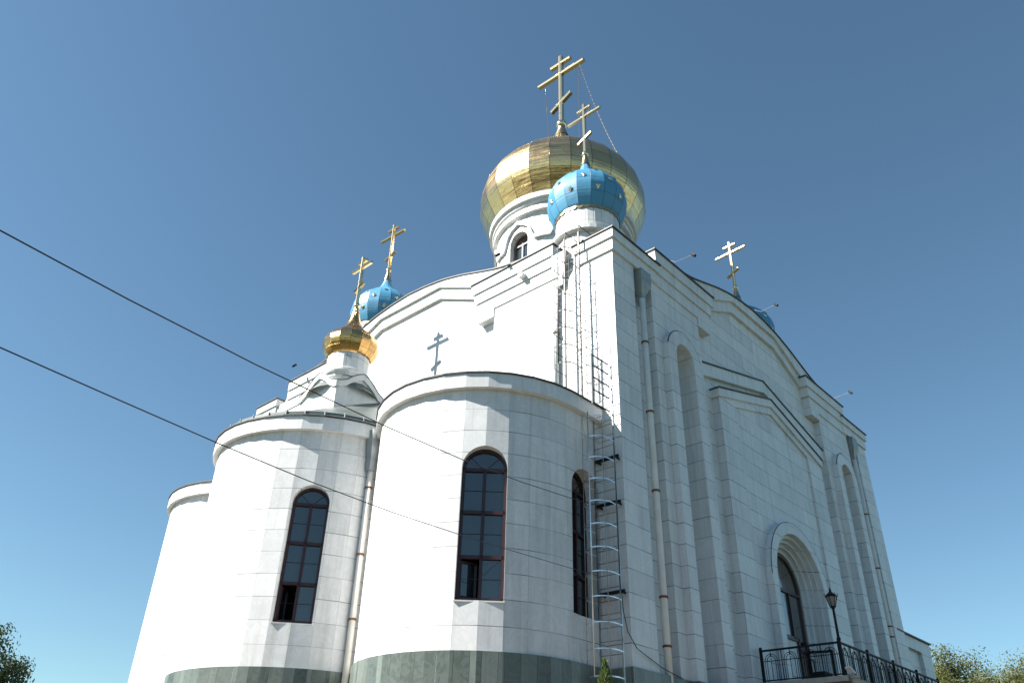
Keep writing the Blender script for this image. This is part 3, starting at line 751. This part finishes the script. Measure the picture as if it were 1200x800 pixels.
STAR8 = [(math.cos(math.pi * k / 8) * (1 if k % 2 == 0 else .5), math.sin(math.pi * k / 8) * (1 if k % 2 == 0 else .5)) for k in range(16)]
def blue_dome(c, stars=True, yaw=0, rg=.28, frg=None):
    MB().lathe(c, [(1.25, 15.5), (1.25, 20.5)], 28, R(-1), cap=True).build('dome_drum', MARBLE_APSE, ch)
    MB().lathe(c, [(1.2, 19.15), (1.38, 19.18), (1.43, 19.24), (1.43, 19.42), (1.36, 19.47), (1.2, 19.50)], 36).build('drum_moulding', TRIM, ch)
    prof = [(1.28, 20.44), (1.36, 20.55), (1.5, 20.9), (1.585, 21.3), (1.58, 21.6), (1.48, 21.98), (1.27, 22.28), (.95, 22.58), (.6, 22.86), (.36, 23.12), (.22, 23.45), (.15, 23.78), (.13, 23.9)]
    d = onion(c, prof, 18, R(43.4 - 40 + 180), .62, BLUE, 'blue_dome')
    ball(c, 24.26, .15, d, 23.62, .20)
    cross(c, 24.3, 27.24, 26.5, .87, 26.95, .36, 25.2, .36, -.165, .125, d, yaw, rg, frg)
    # scalloped gilt valance
    m = MB(); N_ = 30
    for k in range(N_):
        a = 2 * math.pi * k / N_; rr = 1.265; e = Vector((math.cos(a), math.sin(a), 0)); t = Vector((-e.y, e.x, 0)); o_ = Vector((*c, 0)) + e * rr
        hw = math.pi * rr / N_ * 1.01
        pts = [(-hw, .10), (hw, .10), (hw, 0.02), (hw * .7, -.03), (hw * .3, -.05), (0, -.055), (-hw * .3, -.05), (-hw * .7, -.03), (-hw, .02)]
        V = [o_ + t * u + Vector((0, 0, 20.37 + z)) + e * q_ for q_ in (0, .02) for u, z in pts]
        n_ = len(pts)
        m.solid(V, [tuple(range(n_ - 1, -1, -1)), tuple(range(n_, 2 * n_))] + [(i, (i + 1) % n_, n_ + (i + 1) % n_, n_ + i) for i in range(n_)])
    m.build('gilt_valance', GOLDN, d)
    if not stars: return d
    pr = interp(prof, 6); sm = None
    for k in range(18):
        for zz in ((22.2, 21.15) if k % 2 == 0 else (21.72,)):
            a = R(183.4) + 2 * math.pi * (k + .5) / 18
            for (r0, z0), (r1, z1) in zip(pr, pr[1:]):
                if z0 <= zz <= z1:
                    tq = (zz - z0) / (z1 - z0); rr = (r0 + (r1 - r0) * tq) * math.cos(math.pi / 18); sl_ = Vector((r1 - r0, z1 - z0)).normalized()
            e = Vector((math.cos(a), math.sin(a), 0)); t = Vector((-e.y, e.x, 0)); up = e * sl_.x + Vector((0, 0, sl_.y)); nn = (e * sl_.y - Vector((0, 0, sl_.x))).normalized()
            p = Vector((*c, zz)) + e * rr + nn * .03
            m = MB(); p = p - nn * .004; V = [p + (t * x + up * y) * .125 for x, y in STAR8] + [p + nn * .022, p - nn * .02]
            m.solid(V, [(i, (i + 1) % 16, 16) for i in range(16)] + [((i + 1) % 16, i, 17) for i in range(16)])
            m.build('star', GOLDX, d)
    return d
blue_dome((3.5, 3.5), yaw=0, frg=.12); blue_dome((3.5, mir(3.5)), yaw=3, rg=.55); blue_dome((mir(3.5), 3.5), yaw=-3.5, rg=.13); blue_dome((mir(3.5), mir(3.5)), False)

# small gold dome on its gabled base over the middle apse
SC = (-2.33, H)
hb = 1.0
m = MB().box((SC[0] - hb, SC[1] - hb, 9.9), (SC[0] + hb, SC[1] + hb, 12.42)); m.build('dome_base', TRIM, ch)
kk = [(-1.0, 0), (-.85, .03), (-.62, .16), (-.42, .36), (-.2, .52), (0, .62), (.2, .52), (.42, .36), (.62, .16), (.85, .03), (1.0, 0)]
kg = MB(); kd = MB()
for f in (lambda u, v, z: (SC[0] - hb - v, SC[1] + u, z), lambda u, v, z: (SC[0] + u, SC[1] - hb - v, z), lambda u, v, z: (SC[0] + hb + v, SC[1] + u, z), lambda u, v, z: (SC[0] + u, SC[1] + hb + v, z)):
    # gable board, moulding and metal edge
    kg.prism([(-1.0, 12.0)] + [(u, 12.44 + z) for u, z in kk] + [(1.0, 12.0)], f, -.12, .003)
    V = []; F = []; n = len(kk)
    for u, z in kk: V += [f(u * 1.06, -.06, 12.27 + z), f(u * 1.06, .075, 12.27 + z), f(u * 1.06, .075, 12.5 + z), f(u * 1.06, -.06, 12.5 + z)]
    for k in range(n - 1):
        for j in range(4): F.append((4 * k + j, 4 * k + 4 + j, 4 * k + 4 + (j + 1) % 4, 4 * k + (j + 1) % 4))
    F += [(0, 1, 2, 3), (4 * n - 1, 4 * n - 2, 4 * n - 3, 4 * n - 4)]
    kg.solid(V, F)
    V = [tuple(Vector(v) + Vector((0, 0, 0))) for v in []]
    kd.tube([f(u * 1.06, .08, 12.51 + z) for u, z in kk], .016, 5)
kg.build('keel_gable', TRIM, ch); kd.build('flashing', DRIP, ch)
m = MB(); m.lathe(SC, [(1.25, 12.44), (.95, 12.85), (.70, 13.15)], 24); m.build('base_roof', ROOF, ch)
MB().lathe(SC, [(.74, 12.3), (.74, 14.05)], 18, R(2), cap=True).build('dome_drum', MARBLE_APSE, ch)
MB().lathe(SC, [(.7, 13.2), (.80, 13.22), (.83, 13.28), (.83, 13.36), (.78, 13.40), (.7, 13.42)], 32).build('drum_moulding', TRIM, ch)
sm = onion(SC, [(.73, 14.02), (.82, 14.1), (.95, 14.33), (1.0, 14.56), (.96, 14.76), (.82, 14.95), (.6, 15.13), (.40, 15.34), (.26, 15.6), (.17, 15.9), (.13, 16.16)], 16, R(8), .30, GOLDS, 'gold_dome')
ball(SC, 16.38, .13, sm, 16.1, .14)
cross(SC, 16.42, 18.6, 18.13, .57, 18.40, .24, 17.2, .25, -.115, .105, sm, 0, .75)

# ------------------------------------------------------------------ low annex on the west
m = MB(); m.prism([(19.0, 0), (22.7, 0), (22.7, 7.33), (19.0, 7.33)], SIDES['s'], -6, -.06)
o = m.build('annex_wall', MARBLE, ch)
boolean(o, [MB().prism([(19.95, 3.9), (21.5, 3.9), (21.5, 6.85), (19.95, 6.85)], SIDES['s'], -.2, .3).build('cut', MARBLE)])
MB().prism([(18.9, 7.333), (22.8, 7.333), (22.8, 7.39), (18.9, 7.39)], SIDES['s'], -6.1, .02).build('drip_edge', DRIP, ch)

# ------------------------------------------------------------------ porch, railing, lamp
PF = 3.72
pc = thing('stone_porch', 'grey stone porch landing with steps below the arched side door', 'porch', (10, -1.2, GZ))
MB().box((6.2, -2.5, .4), (14.5, -.07, PF - .14)).build('landing', STONE, pc)
MB().box((6.12, -2.58, PF - .138), (14.6, -.065, PF)).build('paving_edge', CONC, pc)
st = MB()
for k in range(14): st.box((14.61 + k * .3, -2.4, .3), (14.91 + k * .3, -.2, PF - .165 * (k + 1)))
st.build('steps', STONE, pc)
rl = thing('porch_railing', 'black wrought iron railing with arched pattern around the porch', 'railing', (10, -2.4, PF))
def bay(p0, p1, name='railing_panel'):
    p0, p1 = Vector(p0), Vector(p1); d = p1 - p0; Ln = d.length; d.normalize()
    q = lambda s, z: p0 + d * s + Vector((0, 0, z))
    m = MB()
    m.bar(q(0, .87), q(Ln, .87), .05, .05); m.bar(q(0, .07), q(Ln, .07), .03, .03); m.bar(q(0, .58), q(Ln, .58), .018, .018)
    n = max(1, round(Ln / .62)); wdt = Ln / n
    for k in range(n):
        cx = (k + .5) * wdt
        for rr in (.19, .13):
            m.tube([q(cx + rr * math.cos(math.pi * i / 12), .58 + rr * math.sin(math.pi * i / 12)) for i in range(13)], .010, 5)
            for s in (-1, 1): m.tube([q(cx + s * rr, .07), q(cx + s * rr, .58)], .0095, 5)
        m.tube([q(cx, .07), q(cx, .66)], .0095, 5); m.tube([q(cx, .77), q(cx, .87)], .0095, 5)
        for e in (0.02, wdt / 2 - .25): m.tube([q(k * wdt + max(e, .03), .07), q(k * wdt + max(e, .03), .87)], .0095, 5)
        m.tube([q((k + 1) * wdt - .05, .07), q((k + 1) * wdt - .05, .87)], .0095, 5)
        m.lathe((q(cx, 0).x, q(cx, 0).y), [(.001, PF + .71), (.03, PF + .74), (.001, PF + .77)], 8)
    m.build(name, BLACKP, rl)
posts = [(6.32, -.12), (6.32, -2.42)] + [(8.28 + 1.98 * k, -2.42) for k in range(4)]
for i, (x, y) in enumerate(posts):
    m = MB(); hh = .92
    m.box((x - .035, y - .035, PF), (x + .035, y + .035, PF + hh)); m.lathe((x, y), [(.001, PF + hh - .01), (.05, PF + hh + .01), (.035, PF + hh + .05), (.001, PF + hh + .06)], 10)
    m.build('post', BLACKP, rl)
for a, b in zip(posts, posts[1:]): bay((*a, PF), (*b, PF))
# lamp on the corner
lx, ly = 6.30, -2.44
la = thing('street_lamp', 'black lantern lamp post at the near corner of the porch railing', 'lamp', (lx, ly, PF))
m = MB(); m.lathe((lx, ly), [(.07, PF), (.07, PF + .12), (.048, PF + .16), (.044, PF + .9), (.055, PF + .93), (.055, PF + .97), (.036, PF + 1.0), (.032, PF + 1.72), (.05, PF + 1.76), (.03, PF + 1.8)], 14)
m.build('lamp_post', BLACKP, la, smooth=False)
z0 = PF + 1.8
m = MB()
for k in range(6):
    a = 2 * math.pi * k / 6; e = Vector((math.cos(a), math.sin(a), 0)); a2 = a + math.pi / 3; e2 = Vector((math.cos(a2), math.sin(a2), 0)); o_ = Vector((lx, ly, 0))
    m.tube([o_ + e * .075 + Vector((0, 0, z0)), o_ + e * .15 + Vector((0, 0, z0 + .27))], .010, 5)
    m.tube([o_ + e * .15 + Vector((0, 0, z0 + .27)), o_ + e2 * .15 + Vector((0, 0, z0 + .27))], .012, 5)
    m.tube([o_ + e * .16 + Vector((0, 0, z0 + .28)), o_ + e * .185 + Vector((0, 0, z0 + .33)), o_ + e * .15 + Vector((0, 0, z0 + .355))], .008, 5)
m.lathe((lx, ly), [(.08, z0 - .02), (.08, z0 + .01)], 6, cap=True)
m.lathe((lx, ly), [(.175, z0 + .27), (.12, z0 + .34), (.05, z0 + .39), (.03, z0 + .41), (.035, z0 + .43), (.008, z0 + .52)], 6, cap=True)
m.build('lantern_frame', BLACKP, la)
MB().lathe((lx, ly), [(.068, z0 + .01), (.14, z0 + .265)], 6, cap=True).build('lantern_glass', LAMPGLASS, la)
# small things on the porch
bx = thing('metal_stool', 'small black metal seat with an open back frame behind the porch railing', 'stool', (7.2, -1.3, PF))
m = MB(); m.box((7.0, -1.62, PF + .02), (7.5, -1.2, PF + .30)); m.build('seat', BLACKP, bx)
m = MB()
for x in (7.1, 7.32): m.bar((x, -1.22, PF + .3), (x, -1.22, PF + .66), .035, .035, up=(1, 0, 0))
m.bar((7.085, -1.22, PF + .66), (7.335, -1.22, PF + .66), .035, .035); m.build('backrest', BLACKP, bx)
pp = thing('stone_post', 'short beige stone post beside the porch corner', 'post', (6.2, -2.75, GZ))
m = MB(); m.lathe((6.24, -2.72), [(.10, GZ), (.10, PF - .10), (.13, PF - .08), (.13, PF - .02)], 14, cap=True); m.build('shaft', CONC, pp, smooth=False)
fl = thing('small_floodlight', 'small white floodlight tilted on top of the beige stone post', 'floodlight', (6.1, -2.72, PF))
m = MB(); m.bar((6.00, -2.66, PF + .17), (6.20, -2.70, PF + .03), .16, .035, up=(.4, 0, 1)); m.build('lamp_head', WHITEP, fl)
m = MB(); m.tube([(6.2, -2.7, PF - .03), (6.13, -2.69, PF + .08)], .014, 6); m.build('bracket', HOPPER, fl)

# ------------------------------------------------------------------ caged ladders
def ladder(name, label, x, y0, y1, z0, z1, hz0, hz1, brackets, spacing=.588, rail=None, hoopm=None, rw=.03):
    t = thing(name, label, 'ladder', (x, (y0 + y1) / 2, z0), 'caged ladders on the church wall')
    for y in (y0, y1): MB().bar((x, y, z0), (x, y, z1), rw, .055, up=(1, 0, 0)).build('rail', rail or LADDER, t)
    z = z0 + .2
    while z < z1 - .1: MB().tube([(x, y0, z), (x, y1, z)], .0105, 6).build('rung', LADDER, t); z += .31
    yc = (y0 + y1) / 2; hw = (y1 - y0) / 2 + .02; dp = .70
    loop = [(x, yc - hw)] + [(x - .25, yc - hw - .03)] + [(x - .32 - (dp - .32) * math.sin(math.pi * k / 12), yc - (hw + .03) * math.cos(math.pi * k / 12)) for k in range(13)] + [(x - .25, yc + hw + .03), (x, yc + hw)]
    z = hz0
    while z <= hz1 + .01:
        m = MB(); inn = [(x + (a - x) * .985, yc + (b - yc) * .985) for a, b in loop]
        m.ring(loop, inn, z - .015, z + .015); m.build('hoop', hoopm or LADDER_SUN, t); z += spacing
    for a, b in ((x - dp + .005, yc), (x - .52, yc - hw + .02), (x - .52, yc + hw - .02)):
        dx, dy = (a - x - .3), (b - yc)
        MB().tube([(a, b, hz0 - .02), (a, b, hz1 + .02)], .020 if b == yc else .010, 8).build('cage_strap', hoopm or (LADDER_SUN if b == yc else LADDER), t, smooth=True)
    for zb in brackets:
        MB().bar((x + .035, y0 - .1, zb), (x + .035, y1 + .03, zb), .05, .075).build('bracket', BLACKP, t)
        for y in (y0 + .03, y1 - .03): MB().bar((x + .03, y, zb), (.02, y, zb), .04, .04).build('wall_stay', BLACKP, t)
    return t
ladder('caged_ladder', 'caged steel ladder rising from the ground beside the near apse', -.25, .07, .73, GZ, 12.0, 3.02, 9.6, (8.5, 7.25, 5.0))
lu = ladder('caged_ladder', 'caged steel ladder from the apse roof up to the main roof', -.3, 1.06, 1.64, 10.3, 16.5, 11.46, 15.6, (), .588, DARKST, DARKST, .045)
for y in (1.06, 1.64): MB().tube([(-.3, y, 16.45), (-.28, y, 16.8), (.35, y, 16.8), (.6, y, 16.3)], .015, 6).build('hand_rail', DARKST, lu)
MB().tube([(.35, 1.06, 16.8), (.4, .5, 16.85), (.4, .45, 16.3)], .015, 6).build('hand_rail', DARKST, lu)
# dark diagonal rods drawn for the shaded hoop halves and their shadows
m = MB()
zz = 11.0; sgn = 1
while zz < 15.5: m.tube([(-.82, 1.06 if sgn > 0 else 1.08, zz), (-.32, 1.05, zz + .55)], .008, 5); zz += .588; sgn = -sgn
m.build('hoop_shade_rod', DARKST, lu)
lp = thing('roof_landing', 'small steel landing with guard rail between the two caged ladders', 'landing', (-.7, .5, 10.15))
m = MB(); gx0, gx1 = -1.05, -.28
for y in (.14,):
    for z in (9.8, 10.2, 10.58, 10.95, 11.27): m.bar((gx0, y, z), (gx1, y, z), .03, .03)
    m.bar((gx0, y, 9.75), (gx0, y, 11.3), .045, .045, up=(1, 0, 0)); m.bar((-.72, y, 9.9), (-.72, y, 10.8), .03, .03, up=(1, 0, 0))
m.build('guard_rail', DRIP, lp)
m = MB()
for k in range(9): m.bar((-1.1 + k * .1, .78, 10.22), (-1.1 + k * .1, 1.6, 10.22), .02, .03)
for y in (.78, 1.2, 1.6): m.bar((-1.12, y, 10.2), (-.28, y, 10.2), .03, .03)
for x_ in (-1.05, -.35):
    for y in (.85, 1.55): m.bar((x_, y, 10.1), (x_, y, 10.2), .03, .03, up=(1, 0, 0))
m.build('grating', HOPPER, lp)

MB().box((-.30, 3.47, 15.93), (-.10, 3.66, 16.08)).build('junction_box', SILL, ch)
# ------------------------------------------------------------------ floodlights on arms along the roof edges
def flood(p, d, label):
    p, d = Vector(p), Vector(d)
    d = d * .72
    t = thing('roof_floodlight', label, 'floodlight', p, 'floodlights on arms along the roof')
    L_ = d.length; dn = d.normalized()
    MB().tube([p + Vector((0, 0, 0)) - dn * .25 + Vector((0, 0, .22)), p, p + d], .011, 6).build('arm', HOPPER, t)
    e = p + d; m = MB(); m.bar(e - dn * .02 + Vector((0, 0, .06)), e + dn * .10 - Vector((0, 0, .08)), .12, .08); m.build('lamp_head', BLACKP, t)
flood((3.6, -.15, 16.95), (.15, -.85, .1), 'floodlight on the side roof edge nearest the front corner of the church')
flood((10.5, .0, 18.45), (.1, -.85, .15), 'floodlight on top of the arched gable in front of the hidden blue dome')
flood((16.6, -.15, 16.85), (.1, -.95, .12), 'floodlight on the far side cornice, farthest right on the roof')
flood((-.12, 16.2, 16.85), (-.75, .1, .1), 'floodlight on the far end of the apse side cornice')
flood((-.02, 4.35, 17.0), (-.7, .05, .12), 'floodlight on the roof edge just below the main drum window')

# ------------------------------------------------------------------ wires
def cable(name, pts, r, label):
    tag(MB().tube(pts, r, 6).build(name, WIRE, smooth=True), label, 'wire', None)
W1 = [(-15.389, -3.372, 4.879), (-13.946, -2.981, 4.993), (-11.999, -2.453, 5.192), (-9.178, -1.689, 5.562), (-6.748, -1.031, 5.942), (-4.459, -0.41, 6.372), (-1.889, 0.286, 6.917), (-0.326, 0.709, 7.284)]
W2 = [(-15.203, -4.416, 3.234), (-14.243, -4.085, 3.321), (-12.82, -3.596, 3.455), (-11.334, -3.084, 3.62), (-9.435, -2.431, 3.878), (-6.753, -1.508, 4.31), (-2.217, 0.053, 5.111), (-0.306, 0.711, 5.458)]
for Wp in (W1, W2):
    a, b = Vector(Wp[0]), Vector(Wp[1]); dd = (a - b).normalized()
    for k in range(1, 5): Wp.insert(0, tuple(a + Vector((dd.x * 3 * k, dd.y * 3 * k, dd.z * 2.0 * k + .02 * k * k))))
cable('overhead_wire', W1, .0088, 'upper black overhead wire crossing the sky to the near apse')
cable('overhead_wire', W2, .0064, 'lower black overhead wire crossing both apse windows')
cable('wall_cable', [(-.29, .05, 9.0), (-.30, .03, 7.0), (-.28, .05, 5.2), (-.30, -.02, 4.5), (-.22, -.06, 4.05), (.1, -.08, 3.72), (.6, -.05, 3.6), (1.15, -.05, 3.45), (1.5, -.13, 3.35), (2.0, -.1, 3.3)], .011, 'thin black cable dropping along the ladder and around the wall corner')

# ------------------------------------------------------------------ vegetation
def leaf_material(name, c1, c2, c3):
    m = mat(name, c1, .6)
    pos = nd(m, 'ShaderNodeNewGeometry').outputs['Position']; oi = nd(m, 'ShaderNodeTexCoord').outputs['UV']
    sp = nd(m, 'ShaderNodeSeparateXYZ'); lk(m, oi, sp.inputs[0])
    c = ramp(m, sp.outputs[0], [(0, c1), (.6, c2), (1, c3)])
    b = m.node_tree.nodes['Principled BSDF']; lk(m, c, b.inputs['Base Color'])
    tr = nd(m, 'ShaderNodeBsdfTranslucent'); lk(m, c, tr.inputs[0]); mx = nd(m, 'ShaderNodeMixShader'); mx.inputs[0].default_value = .4
    lk(m, b.outputs[0], mx.inputs[1]); lk(m, tr.outputs[0], mx.inputs[2]); lk(m, mx.outputs[0], m.node_tree.nodes['Material Output'].inputs[0])
    return m
BARK = varied('tree_bark', (.10, .075, .05), (.17, .13, .09), 8, .9, 0, .4)
def tree(name, label, base, h, spread, lsize, nleaf, seed, lm, narrow=.45, droop=0.0, group='trees beyond the church'):
    rnd = random.Random(seed); base = Vector(base)
    t = thing(name, label, 'tree', base, group)
    m = MB(); tips = []
    trunk = [base + Vector((rnd.uniform(-.15, .15) * k, rnd.uniform(-.15, .15) * k, h * .8 * k / 6)) for k in range(7)]
    m.tube(trunk, [h * .028 * (1 - k / 7.5) for k in range(7)], 8)
    for i in range(26):
        k = rnd.uniform(1.6, 6); p0 = trunk[int(k)].lerp(trunk[min(6, int(k) + 1)], k % 1)
        a = rnd.uniform(0, 2 * math.pi); ln = spread * rnd.uniform(.55, 1.05) * (1 - .45 * abs(k - 3.4) / 3.4)
        p1 = p0 + Vector((math.cos(a) * ln, math.sin(a) * ln, ln * rnd.uniform(.25, .8)))
        md = p0.lerp(p1, .5) + Vector((0, 0, ln * .08)); m.tube([p0, md, p1], [h * .008, h * .005, h * .002], 5); tips.append((p0, p1))
        for _ in range(4):
            s_ = rnd.uniform(.35, 1); q0 = p0.lerp(p1, s_); q1 = q0 + Vector((rnd.gauss(0, 1), rnd.gauss(0, 1), rnd.gauss(.35, .6))) * spread * .24
            m.tube([q0, q1], [h * .0025, h * .001], 4); tips.append((q0, q1))
    m.build('trunk', BARK, t)
    m = MB(); clumps = []
    for p0, p1 in tips:
        for s_ in (.55, .8, 1.0): clumps.append((p0.lerp(p1, s_), spread * rnd.uniform(.08, .17), rnd.random()))
    tone = {}
    for k in range(nleaf):
        cpos, cr_, tn = clumps[rnd.randrange(len(clumps))]
        p = cpos + Vector([max(-1.35, min(1.35, rnd.gauss(0, .9))) * q_ for q_ in (1, 1, .75)]) * cr_
        nv = ((p - cpos) / cr_ * .9 + Vector((rnd.gauss(0, .55), rnd.gauss(0, .55), .35 + rnd.gauss(0, .55)))).normalized()
        d = nv.cross(Vector((rnd.gauss(0, 1), rnd.gauss(0, 1), rnd.gauss(-droop, .6)))).normalized(); sd = nv.cross(d).normalized()
        L_ = lsize * rnd.uniform(.6, 1.3)
        f = m.poly([p - d * L_ * .5, p + sd * L_ * narrow * .5, p + d * L_ * .5, p - sd * L_ * narrow * .5]); m.keep.add(f)
        uvx = min(1, max(0, tn * .7 + rnd.random() * .3))
        for l in f.loops: l[m.uv].uv = (uvx, 0)
    m.build('crown', lm, t, recalc=False)
    return t
LM_D = leaf_material('dark_green_leaves', (.018, .038, .014), (.03, .058, .02), (.05, .08, .03))
LM_L = leaf_material('olive_leaves', (.085, .10, .024), (.125, .14, .04), (.17, .175, .06))
tree('broadleaf_tree', 'dark green leafy tree at the left edge, its crown only partly in view', (-8.8, 22.0, -1.65), 7.55, 2.8, .13, 70000, 4, LM_D, .5, group=None)
tree('willow_tree', 'tall yellow green feathery tree just right of the low annex', (41.0, 3.3, -1.65), 11.3, 4.6, .16, 100000, 11, LM_L, .4, .5, 'sunlit trees behind the annex')
tree('willow_tree', 'lower yellow green tree cut off by the right edge behind the annex', (43.5, -1.2, -1.65), 10.9, 4.8, .16, 100000, 23, LM_L, .4, .5, 'sunlit trees behind the annex')
# unseen wood added behind the viewer, for dark reflections in the gilded domes
rnd = random.Random(8); m = MB()
for k in range(150):
    a = R(43) + R(85) + R(190) * rnd.random(); d_ = rnd.uniform(48, 80); r_ = rnd.uniform(3.2, 6); h_ = rnd.uniform(8, 17)
    x_, y_ = CAM.x + math.cos(a) * d_, CAM.y + math.sin(a) * d_
    nz = 7; pr = [(r_ * math.sin(math.pi * (i + .4) / (nz + .4)) ** .7 * rnd.uniform(.85, 1.15), -1.7 + h_ * i / (nz - 1)) for i in range(nz)]
    m.lathe((x_, y_), pr, 9, rnd.random(), cap=True)
wd = m.build('reflection_wood', varied('dark_wood_foliage', (.02, .035, .014), (.05, .07, .028), .8, .8, 0, .6)); wd['kind'] = 'stuff'
tag(wd, 'unseen dark green woodland added behind the viewer to darken reflections', 'woodland')
# young thuja by the ladder
def thuja(base, h):
    rnd = random.Random(3); base = Vector(base)
    t = thing('thuja', 'young bright green conifer tip at the foot of the caged ladder', 'plant', base)
    MB().tube([base, base + Vector((0, 0, h * .93))], [.03, .006], 6).build('stem', BARK, t)
    m = MB()
    for k in range(2600):
        z = h * (1 - rnd.random() ** .6 * .97); rr = (h - z) * .24 * math.sqrt(rnd.random()) * rnd.uniform(.7, 1.25) + .01; a = rnd.uniform(0, 2 * math.pi)
        p = base + Vector((rr * math.cos(a), rr * math.sin(a), z)); d = Vector((math.cos(a) * .6, math.sin(a) * .6, 1 + rnd.random())).normalized(); sd = d.cross(Vector((rnd.gauss(0, 1), rnd.gauss(0, 1), .2))).normalized()
        f = m.poly([p, p + d * .045 + sd * .016, p + d * .1, p + d * .045 - sd * .016]); m.keep.add(f)
        for l in f.loops: l[m.uv].uv = (rnd.random(), 0)
    m.build('crown', leaf_material('conifer_leaves', (.05, .085, .02), (.08, .13, .03), (.13, .17, .05)), t, recalc=False)
thuja((-2.35, -.92, GZ - .15), 2.0)
